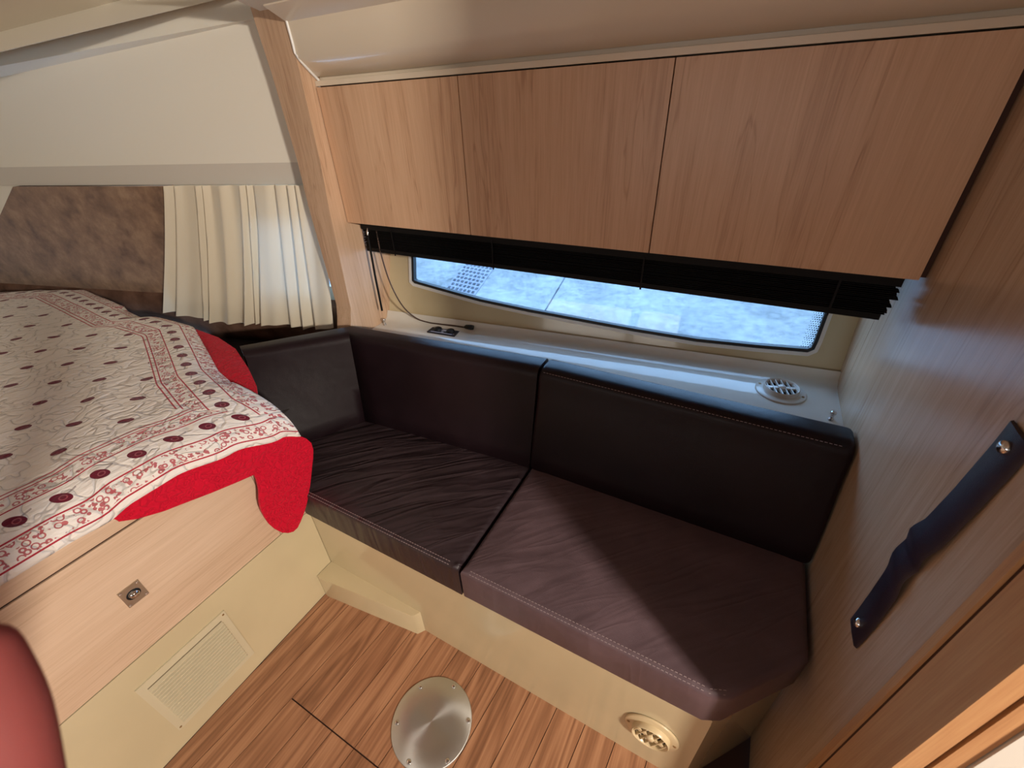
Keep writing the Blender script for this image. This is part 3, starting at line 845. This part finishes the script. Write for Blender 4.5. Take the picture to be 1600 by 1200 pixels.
# quilt -------------------------------------------------------------
YFAR = sorted([(v.x, v.y) for v in (onz(a, b, z) for a, b, z in ((0, 455, .765), (60, 452, .765), (130, 453, .76), (230, 499, .74), (262, 503, .727), (305, 515, .725), (324, 548, .725), (341, 579, .725), (371, 606, .725), (390, 622, .722)))]+[(-.86, .468), (-3.2, .36)])
HEM = [(-1.3, (-.941, .672)), (-.046, (-.941, .680)), (.04, (-.940, .680)), (.1, (-.939, .675)), (.144, (-.937, .685)), (.216, (-.926, .692)), (.324, (-.908, .677)), (.428, (-.892, .648)), (.48, (-.884, .622))]
def hem(y):
    if y <= HEM[0][0]: return HEM[0][1]
    for (a, va), (b, vb) in zip(HEM, HEM[1:]):
        if y <= b:
            t = (y-a)/(b-a); t = t*t*(3-2*t); return (va[0]+(vb[0]-va[0])*t, va[1]+(vb[1]-va[1])*t)
    return HEM[-1][1]
from mathutils import noise as mn
NU, NR, NT = 150, 16, 120
q = thing('quilt', (-1.6, -.2, .74), 'white quilt with red borders and small leaf print over the bed', 'quilt')
def ztop(x, y):
    k = min(1, max(0, (-1.1-x)/.9))
    z = .757 + .018*k
    z += .006*mn.noise(Vector((x*2.2, y*3.1, 0))) + .0035*mn.noise(Vector((x*4+9, y*22+x*8, 0)))
    return z
verts, uvn, uvf, uvm = [], [], [], []
def yfar(x): return interp(x, YFAR)
XT = -1.09
for j in range(NR+NT+1):
    for i in range(NU+1):
        s = i/NU; s = 1-(1-s)**1.25
        if j <= NR:
            t = j/NR
            ye = .470+(yfar(XT)-.470)*t
            y = -1.3 + (ye+1.3)*s
            hx, hz = hem(y)
            a = Vector((hx, hz)); b = Vector((hx-.012, .752)); c = Vector((XT, ztop(XT, y)))
            edge = min(1, max(0, (y-.28)/.2))
            b.y -= .018*edge
            p = a*(1-t)**2 + b*2*t*(1-t) + c*t*t
            x, z = p.x, p.y
            if j > 0: z += .003*mn.noise(Vector((x*9, y*14, 3)))*t*2*(1-t)
        else:
            t = (j-NR)/NT; x = XT + (-3.05-XT)*t**1.25
            ye = yfar(x); y = -1.3+(ye+1.3)*s; z = ztop(x, y)
        dend = (ye-y)
        droop = max(0, 1-dend/.07)
        if j > NR: z -= .032*droop**2*(1.0 if x > -1.9 else .5)
        elif j > 0: z -= .022*droop**2*(j/NR)
        verts.append((x, y, z))
        # arc distance from hem
        d = 0 if j == 0 else dist[(j-1)*(NU+1)+i] + (Vector(verts[-1])-Vector(verts[(j-1)*(NU+1)+i])).length if False else 0
        uvm.append((x, y))
# arc-length d along columns
W_ = NU+1; dist = [0.]*len(verts)
for j in range(1, NR+NT+1):
    for i in range(W_):
        k = j*W_+i; a = verts[k]; b = verts[k-W_]
        dist[k] = dist[k-W_]+sqrt((a[0]-b[0])**2+(a[2]-b[2])**2)
faces = [(j*W_+i, j*W_+i+1, (j+1)*W_+i+1, (j+1)*W_+i) for j in range(NR+NT) for i in range(NU)]
me = bpy.data.meshes.new('printed_cover'); me.from_pydata(verts, [], faces)
for nm in ('near', 'far', 'metric'):
    lay = me.uv_layers.new(name=nm)
    for l in me.loops:
        v = l.vertex_index; x, y, z = verts[v]
        if nm == 'near': lay.data[l.index].uv = (y+2, dist[v])
        elif nm == 'far': lay.data[l.index].uv = (x+5, max(0, (yfar(x)-y))*1.0+.02)
        else: lay.data[l.index].uv = (y+2, dist[v])
for p in me.polygons: p.use_smooth = True
me.materials.append(M_quilt)
o = bpy.data.objects.new('printed_cover', me); COL.objects.link(o); par(o, q)
md = o.modifiers.new('thickness', 'SOLIDIFY'); md.thickness = .004; md.offset = -1
# red border below the hem and the hanging corner
def vplane(px, py, dx=0): return onp(px, py, (-.949+dx, .1, 0), (1, -.158, 0))
def sheet(name, polypx, fn, thick, parent, mt):
    pts = [Vector(fn(*p)) for p in polypx]
    bm = B(); vs = [bm.verts.new(p) for p in pts]
    from mathutils.geometry import tessellate_polygon
    for tri in tessellate_polygon([[Vector((p.y, p.z, 0)) for p in pts]]): bm.faces.new([vs[k] for k in tri])
    bmesh.ops.subdivide_edges(bm, edges=bm.edges[:], cuts=2, use_grid_fill=True)
    r = bmesh.ops.extrude_face_region(bm, geom=bm.faces[:])
    for v in [g for g in r['geom'] if isinstance(g, bmesh.types.BMVert)]: v.co += Vector(thick)
    for v in bm.verts:
        v.co += Vector((.004*mn.noise(v.co*14), 0, 0))
    return link(name, bm, mt, parent, smooth_=True)
red1 = [(150, 824), (167, 819), (215, 811), (258, 798), (330, 770), (398, 742), (402, 750), (405, 766), (406, 785), (409, 797), (414, 808), (421, 819), (430, 827), (440, 832), (450, 833), (459, 831), (466, 825), (471, 815), (476, 800), (481, 782), (485, 760), (487, 738), (489, 718), (489, 702), (486, 692), (478, 685), (460, 678), (400, 690), (340, 712), (271, 742), (215, 778)]
sheet('red_border', red1, vplane, (-.006, 0, 0), q, M_red)
# red underside folded out along the far edge
bm = B(); loops = []
edge_out = [(308, 515), (341, 527), (368, 545), (388, 575), (401, 603), (403, 622)]
edge_in = [(290, 515), (312, 540), (330, 570), (352, 592), (372, 612), (392, 627)]
for k, (a, b_) in enumerate(zip(edge_out, edge_in)):
    zz = (.730, .730, .730, .729, .722, .712)[k]
    A_ = onz(*a, zz); I_ = onz(*b_, zz-.008)
    mid = (A_+I_)/2+Vector((0, 0, .006 if k < 4 else .001)); loops.append([I_, mid, A_, A_+Vector((-.004, -.004, -.03)), I_+Vector((0, 0, -.02))])
loft(bm, loops); link('red_border', bm, M_red, q, smooth_=True)

# ------------------------------------------------------------------ curtain
NX, NZ = 190, 26; bm = B(); G = []
for j in range(NZ+1):
    s = j/NZ; row = []
    for i in range(NX+1):
        u = i/NX
        x0 = -1.716 + .545*u; x1 = -1.905 + .705*u
        x = x0+(x1-x0)*s**1.15
        zb = .690 - .020*sin(u*3.0) + .006*sin(u*11+1)
        z = 1.131+(zb-1.131)*s
        uu = u + .012*sin(u*9+s*2.2)
        ph = (uu+.03*sin(u*23)+.012*sin(u*41+2))*2*pi*11
        amp = .008+.004*s
        f = amp*(sin(ph)+.45*sin(ph*.53+1.3+s*1.5)*s+.25*sin(ph*1.9+s*2)*(1-s))
        x += .004*cos(ph)*s
        off = .020+.048*s + f + .008
        # gathered heading
        row.append(bm.verts.new(P(x, z, off)))
    G.append(row)
for j in range(NZ):
    for i in range(NX): bm.faces.new((G[j][i], G[j][i+1], G[j+1][i+1], G[j+1][i]))
cu = thing('curtain', (-1.6, .80, .68), 'short cream gathered curtain hanging at the berth window', 'curtain')
o = link('cloth', bm, M_curt, cu, smooth_=True)
bm = B(); tube(bm, [P(-1.72, 1.124, .016), P(-1.24, 1.124, .016)], .003, 6)
link('curtain_wire', bm, M_white, cu)

# ------------------------------------------------------------------ photographer's hand at the edge of the lens
M_skin, _b = mat('skin', srgb(126, 62, 60), .7, spec=.2, Subsurface_Weight=.15)
def hand():
    me = bpy.data.meshes.new('person'); V_, E_, R_ = [], [], []
    def v(p, r): V_.append(p); R_.append(r); return len(V_)-1
    def at(px, py, dep): return CAM+ray(px, py)*dep
    D = .115
    wr_ = v(at(-330, 2050, D+.02), .026); fo_ = v(at(-420, 2900, D+.05), .034); 
    pm = v(at(-260, 1700, D+.01), .028); E_.extend([(fo_, wr_), (wr_, pm)])
    def finger(pts, rs):
        prev = pm
        for p, r in zip(pts, rs): k = v(p, r); E_.append((prev, k)); prev = k
    finger([at(10, 1500, D), at(18, 1300, D), at(-6, 1120, D), at(-62, 985, D)], [.0135, .0125, .0115, .0095])
    finger([at(-240, 1400, D), at(-210, 1150, D), at(-230, 980, D+.01), at(-270, 900, D+.01)], [.012, .0105, .0095, .008])
    finger([at(-370, 1410, D), at(-370, 1150, D), at(-400, 980, D+.01), at(-440, 900, D+.01)], [.012, .0100, .0092, .0075])
    finger([at(-490, 1470, D), at(-530, 1270, D), at(-560, 1130, D+.01), at(-590, 1060, D+.01)], [.011, .009, .008, .0065])
    finger([at(-20, 1800, D-.005), at(90, 1640, D-.01), at(140, 1500, D-.01), at(150, 1420, D-.01)], [.014, .012, .0105, .008])
    me.from_pydata([tuple(p) for p in V_], E_, [])
    o = bpy.data.objects.new('person', me); COL.objects.link(o); me.materials.append(M_skin)
    md = o.modifiers.new('skin', 'SKIN')
    sv = me.skin_vertices[0].data
    for k, r in enumerate(R_): sv[k].radius = (r, r); sv[k].use_root = (k == 2)
    ss = o.modifiers.new('sub', 'SUBSURF'); ss.levels = ss.render_levels = 2
    md.use_smooth_shade = True
    return tag(o, 'blurred reddish fingertip of a hand held close to the lens', 'person')
hand()
